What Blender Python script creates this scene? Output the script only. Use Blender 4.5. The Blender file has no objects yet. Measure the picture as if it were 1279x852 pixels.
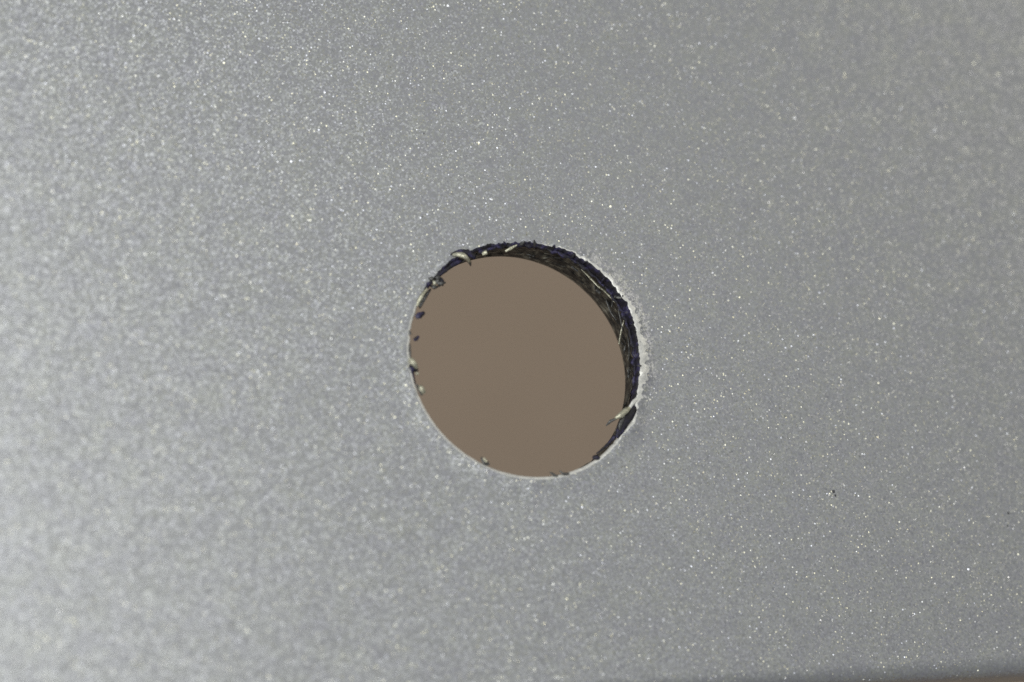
import bpy, bmesh, math, random
from mathutils import Vector, noise

SC = bpy.context.scene
COL = SC.collection
MM = 0.001
W, H = 1279.0, 852.0
rnd = random.Random(7)

# ---------------------------------------------------------------- camera
TILT, AZ, DIST, LENS = math.radians(24.38), math.radians(44.36), 110.0, 118.466
OX, OY = 658.7, 446.5
dv = Vector((-math.sin(TILT) * math.cos(AZ), -math.sin(TILT) * math.sin(AZ), math.cos(TILT)))
CAMP = dv * DIST
fw = -dv
rt = fw.cross(Vector((0, 1, 0))).normalized()
upv = rt.cross(fw)
cd = bpy.data.cameras.new('camera')
cam = bpy.data.objects.new('camera', cd)
COL.objects.link(cam)
from mathutils import Matrix
m = Matrix((rt, upv, -fw)).transposed().to_4x4()
m.translation = CAMP * MM
cam.matrix_world = m
cd.lens = LENS
cd.sensor_width = 36
cd.shift_x = -(OX - W / 2) / W
cd.shift_y = (OY - H / 2) / W
cd.clip_start = 0.005
cd.clip_end = 10
cd.dof.use_dof = True
cd.dof.focus_distance = 111.6 * MM
cd.dof.aperture_fstop = 36
SC.camera = cam

# ---------------------------------------------------------------- light
w = bpy.data.worlds.new('World')
SC.world = w
w.use_nodes = True
w.node_tree.nodes['Background'].inputs[0].default_value = (0.95, 0.97, 1.0, 1)
w.node_tree.nodes['Background'].inputs[1].default_value = 0.225

def area(name, pos, target, sx, sy, radiance, col):
    l = bpy.data.lights.new(name, 'AREA')
    l.shape = 'RECTANGLE'
    l.size, l.size_y = sx * MM, sy * MM
    l.energy = radiance * math.pi * sx * sy * MM * MM
    l.color = col
    o = bpy.data.objects.new(name, l)
    COL.objects.link(o)
    o.location = Vector(pos) * MM
    o.rotation_euler = (Vector(target) - Vector(pos)).to_track_quat('-Z', 'Y').to_euler()
    return o

# broad soft light over the left end of the panel, and a small lamp low on the upper right
area('soft_light', (-56, -3, 78), (-12, -2, 0), 80, 100, 3.2, (0.98, 0.99, 0.975))
area('side_lamp', (150, 120, 100), (0, 0, 0), 46, 46, 7.8, (1.0, 0.95, 0.84))

SC.view_settings.view_transform = 'Standard'
SC.view_settings.look = 'None'
SC.view_settings.exposure = 0
SC.view_settings.gamma = 1
SC.render.engine = 'CYCLES'
SC.cycles.use_denoising = False
SC.cycles.max_bounces = 6
SC.cycles.sample_clamp_indirect = 4

# ---------------------------------------------------------------- helpers
def P(px, py, z=0.0):
    """pixel -> point (mm) on the plane z above the panel face"""
    k = LENS * W / 36
    d = fw + rt * ((px - OX) / k) - upv * ((py - OY) / k)
    t = (z - CAMP.z) / d.z
    return CAMP + d * t

def link(name, bm, mat, parent=None, smooth=True):
    me = bpy.data.meshes.new(name)
    bmesh.ops.recalc_face_normals(bm, faces=bm.faces[:])
    bm.to_mesh(me)
    bm.free()
    for p in me.polygons:
        p.use_smooth = smooth
    me.materials.append(mat)
    o = bpy.data.objects.new(name, me)
    COL.objects.link(o)
    o.parent = parent
    return o

class NT:
    def __init__(s, name):
        s.mat = bpy.data.materials.new(name)
        s.mat.use_nodes = True
        s.t = s.mat.node_tree
        s.b = s.t.nodes['Principled BSDF']
        s.out = s.t.nodes['Material Output']
        tc = s.n('ShaderNodeTexCoord')
        sc = s.n('ShaderNodeVectorMath', operation='SCALE')
        s.l(tc.outputs['Object'], sc.inputs[0])
        sc.inputs['Scale'].default_value = 1000.0
        s.co = sc.outputs[0]
    def n(s, typ, **kw):
        q = s.t.nodes.new(typ)
        for k, v in kw.items():
            setattr(q, k, v)
        return q
    def l(s, a, b):
        s.t.links.new(a, b)
    def noise(s, scale, detail=2, rough=.5, vec=None):
        q = s.n('ShaderNodeTexNoise')
        q.inputs['Scale'].default_value = scale
        q.inputs['Detail'].default_value = detail
        q.inputs['Roughness'].default_value = rough
        s.l(vec or s.co, q.inputs['Vector'])
        return q
    def vor(s, scale, vec=None):
        q = s.n('ShaderNodeTexVoronoi')
        q.inputs['Scale'].default_value = scale
        s.l(vec or s.co, q.inputs['Vector'])
        return q
    def math(s, op, a, b=None, clamp=False):
        q = s.n('ShaderNodeMath', operation=op, use_clamp=clamp)
        for i, x in enumerate((a, b)):
            if x is None: continue
            if isinstance(x, (int, float)): q.inputs[i].default_value = x
            else: s.l(x, q.inputs[i])
        return q.outputs[0]
    def ramp(s, fac, stops):
        q = s.n('ShaderNodeValToRGB')
        e = q.color_ramp.elements
        while len(e) < len(stops): e.new(0.5)
        for i, (p, c) in enumerate(stops):
            e[i].position = p
            e[i].color = (*c, 1)
        s.l(fac, q.inputs[0])
        return q.outputs[0]
    def tilt_normal(s, vcol, k):
        """normal leaned at random by a cell colour"""
        sub = s.n('ShaderNodeVectorMath', operation='SUBTRACT')
        s.l(vcol, sub.inputs[0]); sub.inputs[1].default_value = (.5, .5, .5)
        sc = s.n('ShaderNodeVectorMath', operation='SCALE')
        s.l(sub.outputs[0], sc.inputs[0])
        if isinstance(k, (int, float)): sc.inputs['Scale'].default_value = k
        else: s.l(k, sc.inputs['Scale'])
        g = s.n('ShaderNodeNewGeometry')
        ad = s.n('ShaderNodeVectorMath', operation='ADD')
        s.l(g.outputs['Normal'], ad.inputs[0]); s.l(sc.outputs[0], ad.inputs[1])
        nm = s.n('ShaderNodeVectorMath', operation='NORMALIZE')
        s.l(ad.outputs[0], nm.inputs[0])
        return nm.outputs[0]

# ---------------------------------------------------------------- materials
def metallic_paint():
    t = NT('silver_flake_paint')
    # fine flake bed
    v = t.vor(17.0)
    big = t.noise(1.1, 4, .6)
    fine = t.noise(9.0, 3, .65)
    t.b.inputs['Metallic'].default_value = 0.75
    t.b.inputs['Roughness'].default_value = 0.46
    t.l(t.tilt_normal(v.outputs['Color'], 0.28), t.b.inputs['Normal'])
    mx = t.math('ADD', t.math('MULTIPLY', big.outputs['Fac'], .35), t.math('MULTIPLY', fine.outputs['Fac'], .65))
    c = t.ramp(mx, [(.30, (.445, .447, .50)), (.52, (.490, .502, .504)), (.72, (.555, .572, .50))])
    t.l(c, t.b.inputs['Base Color'])
    # larger mirror flakes, each a small disc with its own lean
    sh = t.b.outputs[0]
    for scale, thr, rad, k, rough in ((13.0, .74, .36, 1.1, .45), (9.5, .87, .27, 1.2, .42), (5.0, .945, .17, 1.15, .34), (3.1, .92, .12, .85, .34)):
        f = t.vor(scale)
        sep = t.n('ShaderNodeSeparateColor')
        t.l(f.outputs['Color'], sep.inputs[0])
        wn = t.n('ShaderNodeTexWhiteNoise', noise_dimensions='3D')
        t.l(f.outputs['Color'], wn.inputs['Vector'])
        on = t.math('GREATER_THAN', wn.outputs['Value'], thr)
        disc = t.math('LESS_THAN', f.outputs['Distance'], rad)
        mask = t.math('MULTIPLY', t.math('MULTIPLY', on, disc), t.math('MULTIPLY', big.outputs['Fac'], 1.1), True)
        p = t.n('ShaderNodeBsdfPrincipled')
        p.inputs['Metallic'].default_value = 1
        t.l(t.ramp(t.math('FRACT', t.math('MULTIPLY', wn.outputs['Value'], 37.0)),
                   [(.25, (.86, .88, .96)), (.5, (.92, .91, .80)), (.8, (.95, .91, .68))]), p.inputs['Base Color'])
        p.inputs['Roughness'].default_value = rough
        t.l(t.tilt_normal(f.outputs['Color'], k), p.inputs['Normal'])
        mix = t.n('ShaderNodeMixShader')
        t.l(mask, mix.inputs[0]); t.l(sh, mix.inputs[1]); t.l(p.outputs[0], mix.inputs[2])
        sh = mix.outputs[0]
    t.l(sh, t.out.inputs['Surface'])
    return t.mat

def simple(name, stops, scale, rough, metal, bump=0.0, stretch=(1, 1, 1), detail=4):
    t = NT(name)
    mp = t.n('ShaderNodeMapping')
    mp.inputs['Scale'].default_value = stretch
    t.l(t.co, mp.inputs['Vector'])
    nz = t.noise(scale, detail, .6, mp.outputs[0])
    t.l(t.ramp(nz.outputs['Fac'], stops), t.b.inputs['Base Color'])
    t.b.inputs['Roughness'].default_value = rough
    t.b.inputs['Metallic'].default_value = metal
    if bump:
        b = t.n('ShaderNodeBump')
        b.inputs['Strength'].default_value = bump
        b.inputs['Distance'].default_value = 0.0001
        t.l(nz.outputs['Fac'], b.inputs['Height'])
        t.l(b.outputs[0], t.b.inputs['Normal'])
    return t.mat

PAINT = metallic_paint()
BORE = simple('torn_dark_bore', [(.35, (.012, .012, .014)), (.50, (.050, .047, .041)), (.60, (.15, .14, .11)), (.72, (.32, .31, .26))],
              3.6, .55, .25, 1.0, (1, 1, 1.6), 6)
FRINGE = simple('indigo_fringe_edge', [(.36, (.014, .013, .013)), (.52, (.020, .018, .032)), (.62, (.042, .036, .10)), (.72, (.12, .12, .14))], 3.4, .6, .1, .6)  # near-black torn edge; the indigo is lens colour fringing painted into it
RIMM = simple('bare_cut_metal', [(.3, (.66, .66, .62)), (.7, (.90, .89, .82))], 4, .45, .3, .5)
CREAM = simple('pale_shaving_metal', [(.3, (.42, .41, .30)), (.7, (.72, .70, .55))], 5, .38, .6, .6)
GREYB = simple('grey_shaving_metal', [(.3, (.06, .06, .06)), (.7, (.22, .22, .21))], 6, .45, .6, .6)
BROWN = simple('matte_brown_board', [(.3, (.655, .508, .375)), (.7, (.695, .540, .402))], .25, .85, 0, 0)
SPECK = simple('dark_speck', [(.3, (.05, .05, .055)), (.7, (.09, .09, .095))], 6, .7, 0, 0)

# ---------------------------------------------------------------- panel
R, TH = 4.0, 1.7
N = 720
e1, e2 = P(1279, 820), P(600, 855)
slope = (e1.y - e2.y) / (e1.x - e2.x)
y0 = e1.y - slope * e1.x
print('edge', y0, slope, [tuple(round(c, 1) for c in P(*q)) for q in ((0, 0), (1279, 0), (0, 852), (1279, 852))])
XL, XR, YT = -34.0, 36.0, 34.0

def bound(a, grow):
    c, s = math.cos(a), math.sin(a)
    ts = []
    if c > 1e-9: ts.append((XR + grow) / c)
    if c < -1e-9: ts.append((XL - grow) / c)
    if s > 1e-9: ts.append((YT + grow) / s)
    den = s - slope * c
    if den < -1e-9: ts.append((y0 - grow) / den)
    t = min(x for x in ts if x > 0)
    return Vector((c * t, s * t))

def sm(x): 
    x = max(0, min(1, x)); return x * x * (3 - 2 * x)
def adiff(a, b):
    return abs((a - b + math.pi) % (2 * math.pi) - math.pi)
def lobe(a, cen, half):
    return sm(1 - adiff(a, math.radians(cen)) / math.radians(half))

def rough_amt(a):   # how torn the rim is round the hole
    return 0.12 + 1.0 * lobe(a, 60, 105) + 0.5 * lobe(a, 165, 50) + .4 * lobe(a, -25, 30)
def lipamt(a):      # how high the paint is pushed up
    return 0.022 + 0.19 * lobe(a, 18, 80) + .03 * lobe(a, -95, 55)

def tornk(a):
    return sm((math.radians(88) - adiff(a, math.radians(66))) / math.radians(18) + .5)

def rim_r(a):
    v = Vector((math.cos(a) * 4, math.sin(a) * 4, 3.3))
    j = noise.noise(v * 1.6) * .05 + noise.noise(v * 5) * .045 + max(0, noise.noise(v * 9 + Vector((3, 1, 9)))) * .11
    q = R + j * rough_amt(a)
    # the torn bite at the lower right
    q -= .055 * tornk(a)
    q -= .21 * lobe(a, -2, 55) + .11 * lobe(a, 98, 38)
    q += .10 * sm(1 - adiff(a, math.radians(-27)) / math.radians(9))
    return q

angs = [2 * math.pi * i / N for i in range(N)]
rr = [rim_r(a) for a in angs]

root = bpy.data.objects.new('metal_panel', None)
COL.objects.link(root)
root['label'] = 'silver metallic panel with a rough round drilled hole and burred rim'
root['category'] = 'metal panel'

def ring(bm, f):
    return [bm.verts.new(Vector(f(i, a)) * MM) for i, a in enumerate(angs)]
def bridge(bm, A, B):
    n = len(A)
    for i in range(n):
        bm.faces.new((A[i], A[(i + 1) % n], B[(i + 1) % n], B[i]))

bm = bmesh.new()
rings = []
PR = [(0.09, .92), (0.12, .98), (0.16, 1.0), (.20, .96), (.27, .82), (.37, .56), (.48, .28), (.62, .08), (.9, .0)]
def lip_h(d):
    for (a0, h0), (a1, h1) in zip(PR, PR[1:]):
        if d <= a1:
            return h0 + (h1 - h0) * (d - a0) / (a1 - a0)
    return 0
def chip(a):        # width of paint chipped off the crest
    n1 = noise.noise(Vector((math.cos(a) * 14, math.sin(a) * 14, 2)))
    n2 = noise.noise(Vector((math.cos(a) * 45, math.sin(a) * 45, 7)))
    return max(0, .30 * lobe(a, 4, 42) + .10 * lobe(a, 45, 45) + .025 * lobe(a, -75, 50)) * max(0, 1 + .8 * n1 + .5 * n2)
def face_pt(i, a, d):
    k = min(1, d / 3.0)
    r = (rr[i] * (1 - k) + R * k) + d
    wob = 1 + .35 * noise.noise(Vector((math.cos(a) * 9, math.sin(a) * 9, 0)))
    return (r * math.cos(a), r * math.sin(a), lipamt(a) * lip_h(d) * wob if d > .091 else lipamt(a) * .92)
for u in (0, .05, .10, .16, .24, .34, .46, .6, .8, 1.3, 2.9):
    rings.append(ring(bm, lambda i, a, u=u: face_pt(i, a, .09 + chip(a) * max(0, 1 - u / .8) + u)))
rings.append(ring(bm, lambda i, a: (*bound(a, -.6), 0)))
rings.append(ring(bm, lambda i, a: (*bound(a, -.02), 0)))
ro = 0.6
bmc = bmesh.new()
cr = [ring(bmc, lambda i, a, u=u: face_pt(i, a, .09 + chip(a) * u)) for u in (0, .33, .66, 1)]
for A, B in zip(cr, cr[1:]):
    for i in range(N):
        if chip(angs[i]) + chip(angs[(i + 1) % N]) > 1e-4:
            bmc.faces.new((A[i], A[(i + 1) % N], B[(i + 1) % N], B[i]))
bmesh.ops.delete(bmc, geom=[v for v in bmc.verts if not v.link_faces], context='VERTS')
link('chipped_crest', bmc, RIMM, root)
for k in range(0, 9):
    b = math.pi / 2 * k / 8
    rings.append(ring(bm, lambda i, a, b=b: (*bound(a, ro * math.sin(b)), -ro * (1 - math.cos(b)))))
rings.append(ring(bm, lambda i, a: (*bound(a, ro), -TH + .2)))
rings.append(ring(bm, lambda i, a: (*bound(a, ro - .2), -TH)))
rings.append(ring(bm, lambda i, a: ((R + .05) * math.cos(a), (R + .05) * math.sin(a), -TH)))
for A, B in zip(rings, rings[1:]):
    bridge(bm, A, B)
link('sheet', bm, PAINT, root)

# rim: the bare rounded edge between the paint and the bore
bm = bmesh.new()
rp = [(0.092, .92, 0), (.06, .80, -.004), (.03, .5, -.015), (.012, .2, -.03), (0, 0, -.05), (-.004, 0, -.17)]
rings = [ring(bm, lambda i, a, d=d, h=h, z=z: ((rr[i] + d) * math.cos(a), (rr[i] + d) * math.sin(a), lipamt(a) * h + z)) for d, h, z in rp]
bm2 = bmesh.new()
rings2 = [ring(bm2, lambda i, a, d=d, h=h, z=z: ((rr[i] + d) * math.cos(a), (rr[i] + d) * math.sin(a), lipamt(a) * h + z
          + .03 * noise.noise(Vector((math.cos(a) * 40, math.sin(a) * 40, z * 20))) * (0 < d < .09))) for d, h, z in rp]
for bmx, rgs, want in ((bm, rings, False), (bm2, rings2, True)):
    for A, B in zip(rgs, rgs[1:]):
        for i in range(N):
            if (tornk(angs[i]) > .5 + .3 * noise.noise(Vector((i * .31, 0, 0)))) == want:
                bmx.faces.new((A[i], A[(i + 1) % N], B[(i + 1) % N], B[i]))
    bmesh.ops.delete(bmx, geom=[v for v in bmx.verts if not v.link_faces], context='VERTS')
link('fringed_torn_edge', bm2, FRINGE, root)  # ragged rim arc, blue-violet lens fringe put into its colour
link('rim', bm, RIMM, root)

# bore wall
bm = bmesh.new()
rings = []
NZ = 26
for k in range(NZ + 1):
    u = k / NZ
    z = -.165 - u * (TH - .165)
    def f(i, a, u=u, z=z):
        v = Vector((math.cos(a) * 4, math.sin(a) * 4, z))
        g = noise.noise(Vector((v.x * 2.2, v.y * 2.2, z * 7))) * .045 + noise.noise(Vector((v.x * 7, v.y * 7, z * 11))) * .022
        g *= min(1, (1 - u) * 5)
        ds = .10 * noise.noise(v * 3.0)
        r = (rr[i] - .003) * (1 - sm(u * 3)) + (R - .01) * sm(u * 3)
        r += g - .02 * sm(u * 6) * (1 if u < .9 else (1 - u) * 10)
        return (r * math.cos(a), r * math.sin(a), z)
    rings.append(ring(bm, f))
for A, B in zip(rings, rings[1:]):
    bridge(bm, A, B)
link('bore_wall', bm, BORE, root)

# ---------------------------------------------------------------- burrs
def strand(pts, wds, mat, name='burr', flat=.45, seed=0, label=None):
    """crooked tapering sliver through pts (mm)"""
    rs = random.Random(seed * 31 + 5)
    P3 = [Vector(p) for p in pts]
    # resample with Catmull-Rom
    out = []
    n = len(P3)
    M = max(3, 10 // max(1, n - 1))
    for i in range(n - 1):
        p0, p1, p2, p3 = P3[max(0, i - 1)], P3[i], P3[i + 1], P3[min(n - 1, i + 2)]
        for k in range(M):
            t = k / M
            q = 0.5 * ((2 * p1) + (p2 - p0) * t + (2 * p0 - 5 * p1 + 4 * p2 - p3) * t * t + (3 * p1 - p0 - 3 * p2 + p3) * t ** 3)
            out.append((q, wds[i] * (1 - t) + wds[i + 1] * t))
    out.append((P3[-1], wds[-1]))
    bm = bmesh.new()
    prev = None
    for i, (q, wd) in enumerate(out):
        tg = (out[min(i + 1, len(out) - 1)][0] - out[max(0, i - 1)][0]).normalized()
        sd = tg.cross(Vector((0.1, .05, 1))).normalized()
        up2 = sd.cross(tg)
        vs = []
        S = 7
        for k in range(S):
            b = 2 * math.pi * k / S
            j = .5 * wd * (1 + rs.uniform(-.15, .15))
            vs.append(bm.verts.new((q + sd * math.cos(b) * j + up2 * math.sin(b) * j * flat) * MM))
        if prev:
            bridge(bm, prev, vs)
        else:
            bm.faces.new(vs)
        prev = vs
    bm.faces.new(prev)
    o = link(name, bm, mat, root)
    if label: o['label'] = label
    return o

PX = 0.0262
def px(pl, wd, mat, **kw):
    """sliver given by photo positions (x, y, height mm) and widths in photo pixels"""
    strand([P(*p) for p in pl], [x * PX * 1.2 for x in wd], mat, **kw)

px([(565, 318, .05), (573, 318, .22), (581, 321, .25), (587, 327, .05)], [2, 6, 6, 3.5], CREAM, seed=1, flat=.7, label='cream curled shaving bent into the hole at its upper left')
px([(583, 324, .0), (587, 328, -.1), (588, 332, -.25)], [4, 4.5, 2], GREYB, seed=2)
px([(563, 318, .03), (573, 315, .06), (584, 316, .04), (594, 321, -.05)], [1.5, 6, 8, 6], FRINGE, seed=3, label='dark torn flake above the cream curl, tinted with painted indigo lens fringe')
px([(537, 351, -.02), (548, 343, -.02), (560, 335, -.02), (570, 328, -.05), (577, 325, -.1)], [3, 6, 4, 5.5, 2], FRINGE, seed=4)
for i, (a, b, m_) in enumerate([((533, 355), (541, 352), FRINGE), ((534, 349), (544, 348), GREYB), ((541, 356), (549, 350), GREYB), ((544, 347), (552, 349), GREYB),
                                ((550, 347), (553, 357), FRINGE), ((538, 357), (547, 358), GREYB), ((545, 353), (556, 353), GREYB), ((541, 350), (543, 359), CREAM), ((547, 345), (549, 358), GREYB)]):
    z = rnd.uniform(-.05, .15)
    px([(*a, z), ((a[0] + b[0]) / 2 + rnd.uniform(-1, 1), (a[1] + b[1]) / 2 + rnd.uniform(-1.5, 1.5), z + .08), (*b, z - .05)], [2.5, 4.5, 2], m_, seed=10 + i, flat=.8)
px([(534, 360, .03), (528, 368, .08), (523, 377, .03), (521, 383, 0)], [2.5, 4.2, 4, 1.5], CREAM, seed=20)
px([(538, 361, -.1), (531, 371, -.1), (525, 381, -.1), (525, 385, -.15)], [2, 4, 5, 2], GREYB, seed=21)
px([(519, 396, 0), (524, 394, .03), (530, 390, -.05)], [4.5, 7, 3], FRINGE, seed=22, label='dark chip on the left rim, tinted with painted indigo lens fringe')
px([(511, 413, .02), (513, 418, .02)], [2.5, 2.5], GREYB, seed=23)
px([(517, 425, -.03), (520, 423, 0), (523, 420, -.05)], [3, 4.5, 2.5], FRINGE, seed=24)
px([(512, 430, -.1), (512, 440, -.1), (513, 448, -.1)], [1.5, 3, 1.5], GREYB, seed=25)
px([(513, 448, .03), (516, 453, .10), (521, 460, .0)], [5, 7, 3.5], CREAM, seed=26, flat=.8, label='pale yellowish chip on the left rim')
px([(512, 456, .02), (516, 461, -.02), (522, 462, -.1)], [4, 7, 3], FRINGE, seed=27)
px([(514, 463, -.02), (515, 471, -.05), (518, 480, -.08)], [5, 5, 3], FRINGE, seed=28)
px([(519, 466, .0), (523, 467, .0)], [3, 3], CREAM, seed=29)
px([(525, 482, .02), (527, 486, .08), (530, 491, .02)], [4, 6.5, 4], CREAM, seed=30, flat=.8)
px([(520, 480, 0), (524, 488, -.03), (527, 494, -.06)], [3, 3, 2], GREYB, seed=31)
px([(601, 571, .0), (605, 579, .03), (611, 579, .0)], [2, 4, 3.5], GREYB, seed=32)
px([(604, 572, .05), (608, 577, .08)], [3, 3], CREAM, seed=33)
px([(687, 590, .03), (692, 593, .04), (697, 596, .02)], [1.5, 3.2, 2], GREYB, seed=34)
px([(699, 588, .03), (704, 592, .04), (711, 592, .02)], [1.5, 3.2, 3.5], GREYB, seed=35)
px([(740, 572, -.03), (745, 571, .03), (749, 573, .02)], [3, 6, 3], FRINGE, seed=36)
px([(589, 577, .0), (582, 572, .0)], [1, 2], CREAM, seed=37)
# lower right sliver and the torn tongue under it, lens fringe painted on it in indigo
px([(768, 523, .20), (776, 518, .28), (783, 512, .22), (787, 509, .12)], [2.5, 6.5, 6.5, 3], CREAM, seed=40, label='long pale sliver sticking out from the lower right rim')
px([(757, 532, .10), (763, 526, .16), (770, 523, .2)], [1, 3.5, 2], GREYB, seed=41)
px([(761, 525, .12), (765, 526, .12)], [2.5, 2.5], CREAM, seed=42)
px([(786, 510, .12), (791, 503, .15), (797, 497, .1)], [3, 5, 4], RIMM, seed=43)
px([(795, 503, .08), (791, 513, .10), (785, 521, .08), (778, 531, .06), (774, 539, .06), (771, 547, .03)], [5, 8, 10, 10, 8, 3], FRINGE, seed=44, flat=.3, label='torn tongue below the pale sliver, tinted with painted indigo lens fringe')
px([(780, 520, .12), (775, 529, .12), (774, 537, .1)], [3, 4, 2], GREYB, seed=45)
px([(768, 545, -.05), (758, 556, -.08), (745, 567, -.12)], [4, 3, 1.5], FRINGE, seed=46)
# pale strands lying on the far wall
for i, (pl, wd) in enumerate([
    ([(726, 336), (738, 348), (750, 361)], [2, 4, 1.5]), ([(748, 358), (760, 368), (768, 378)], [2, 4.5, 2]),
    ([(772, 384), (775, 398), (778, 414)], [1.5, 3, 1.5]), ([(780, 398), (776, 414), (773, 430)], [1.5, 3.4, 1.5]),
    ([(745, 362), (750, 366)], [7, 5]), ([(714, 333), (722, 339)], [4, 3]), ([(757, 375), (763, 390), (770, 400)], [1.5, 3, 1.5]),
    ([(784, 420), (786, 436), (785, 450)], [1, 2.4, 1]), ([(766, 372), (764, 384)], [2, 2])]):
    px([(x, y, -.32 - .05 * (k % 2)) for k, (x, y) in enumerate(pl)], [x * .72 for x in wd], CREAM if i in (0, 1, 3) else GREYB, seed=60 + i)
px([(602, 317, -.05), (608, 315, -.02)], [4.5, 5.5], CREAM, seed=75)
px([(631, 314, -.08), (638, 310, -.02), (646, 306, .02)], [2.5, 4, 1.5], CREAM, seed=76)
# torn tufts over the top and right rim, coloured with the painted lens fringe
tuft = [(597, 314), (610, 309), (620, 307), (631, 305), (643, 304), (655, 304), (666, 304), (671, 306), (684, 309), (697, 313), (712, 320), (724, 328), (735, 336), (746, 346),
        (757, 357), (766, 367), (774, 376), (781, 388), (786, 399), (790, 410), (793, 422), (796, 434), (797, 447), (797, 458), (797, 470), (796, 483)]
for i in range(len(tuft) - 1):
    (a, b), (c, d) = tuft[i], tuft[i + 1]
    t = i / len(tuft)
    inn = 1.5 + 2.5 * (t > .55)
    nx, ny = (656 - a) / 145, (449 - b) / 145
    px([(a + nx * inn, b + ny * inn, -.03), ((a + c) / 2 + nx * (inn + 1) + rnd.uniform(-1, 1), (b + d) / 2 + ny * (inn + 1) + rnd.uniform(-1, 1), -.06),
        (c + nx * inn + rnd.uniform(-1, 2), d + ny * inn, -.04)], [2.5, rnd.uniform(4, 7.5), 2], FRINGE, seed=100 + i, flat=.5)
for i, (a, b, c, d) in enumerate([(668, 306, 667, 300), (690, 311, 693, 306), (775, 374, 778, 369), (768, 370, 777, 372), (788, 405, 792, 404), (795, 428, 800, 427), (797, 456, 801, 457), (752, 352, 755, 347),
                                  (632, 306, 629, 302), (650, 305, 655, 301), (713, 321, 718, 317), (792, 415, 795, 411)]):
    px([(a, b, 0), ((a + c) / 2, (b + d) / 2 + .6, .12), (c, d, .2)], [5, 4, 1.5], FRINGE if i % 3 else GREYB, seed=150 + i, flat=.6)
# loose fibres over the far bore wall
for i in range(55):
    a = math.radians(rnd.uniform(-22, 128))
    z = rnd.uniform(-1.25, -.22)
    ln = rnd.uniform(.10, .34)
    sl = rnd.uniform(-.5, .5)
    pts = []
    for k in range(3):
        aa = a + (k - 1) * ln / 2 / R
        q = R - .05 - rnd.uniform(0, .06)
        pts.append((q * math.cos(aa), q * math.sin(aa), z + (k - 1) * sl * ln + rnd.uniform(-.03, .03)))
    strand(pts, [.02, rnd.uniform(.03, .10), .02], GREYB if rnd.random() < .5 else BORE, seed=300 + i, flat=.7)
# dark specks on the paint
for i, (x, y, s) in enumerate([(1041, 614, 3.5), (1259, 641, 3), (1258, 657, 2), (1043, 619, 2.5)]):
    px([(x, y - s / 2, .0), (x + .8, y + s / 2, .0)], [s * .9, s * .7], SPECK, name='speck', seed=400 + i, flat=.25)

# ---------------------------------------------------------------- backdrop
bm = bmesh.new()
for x, y in ((-500, -500), (600, -500), (600, 600), (-500, 600)):
    bm.verts.new(Vector((x, y, -130)) * MM)
bm.faces.new(bm.verts[:])
bd = link('backdrop', bm, BROWN, None, False)
bd['kind'] = 'structure'
bd['label'] = 'plain matte brown surface far behind the panel'
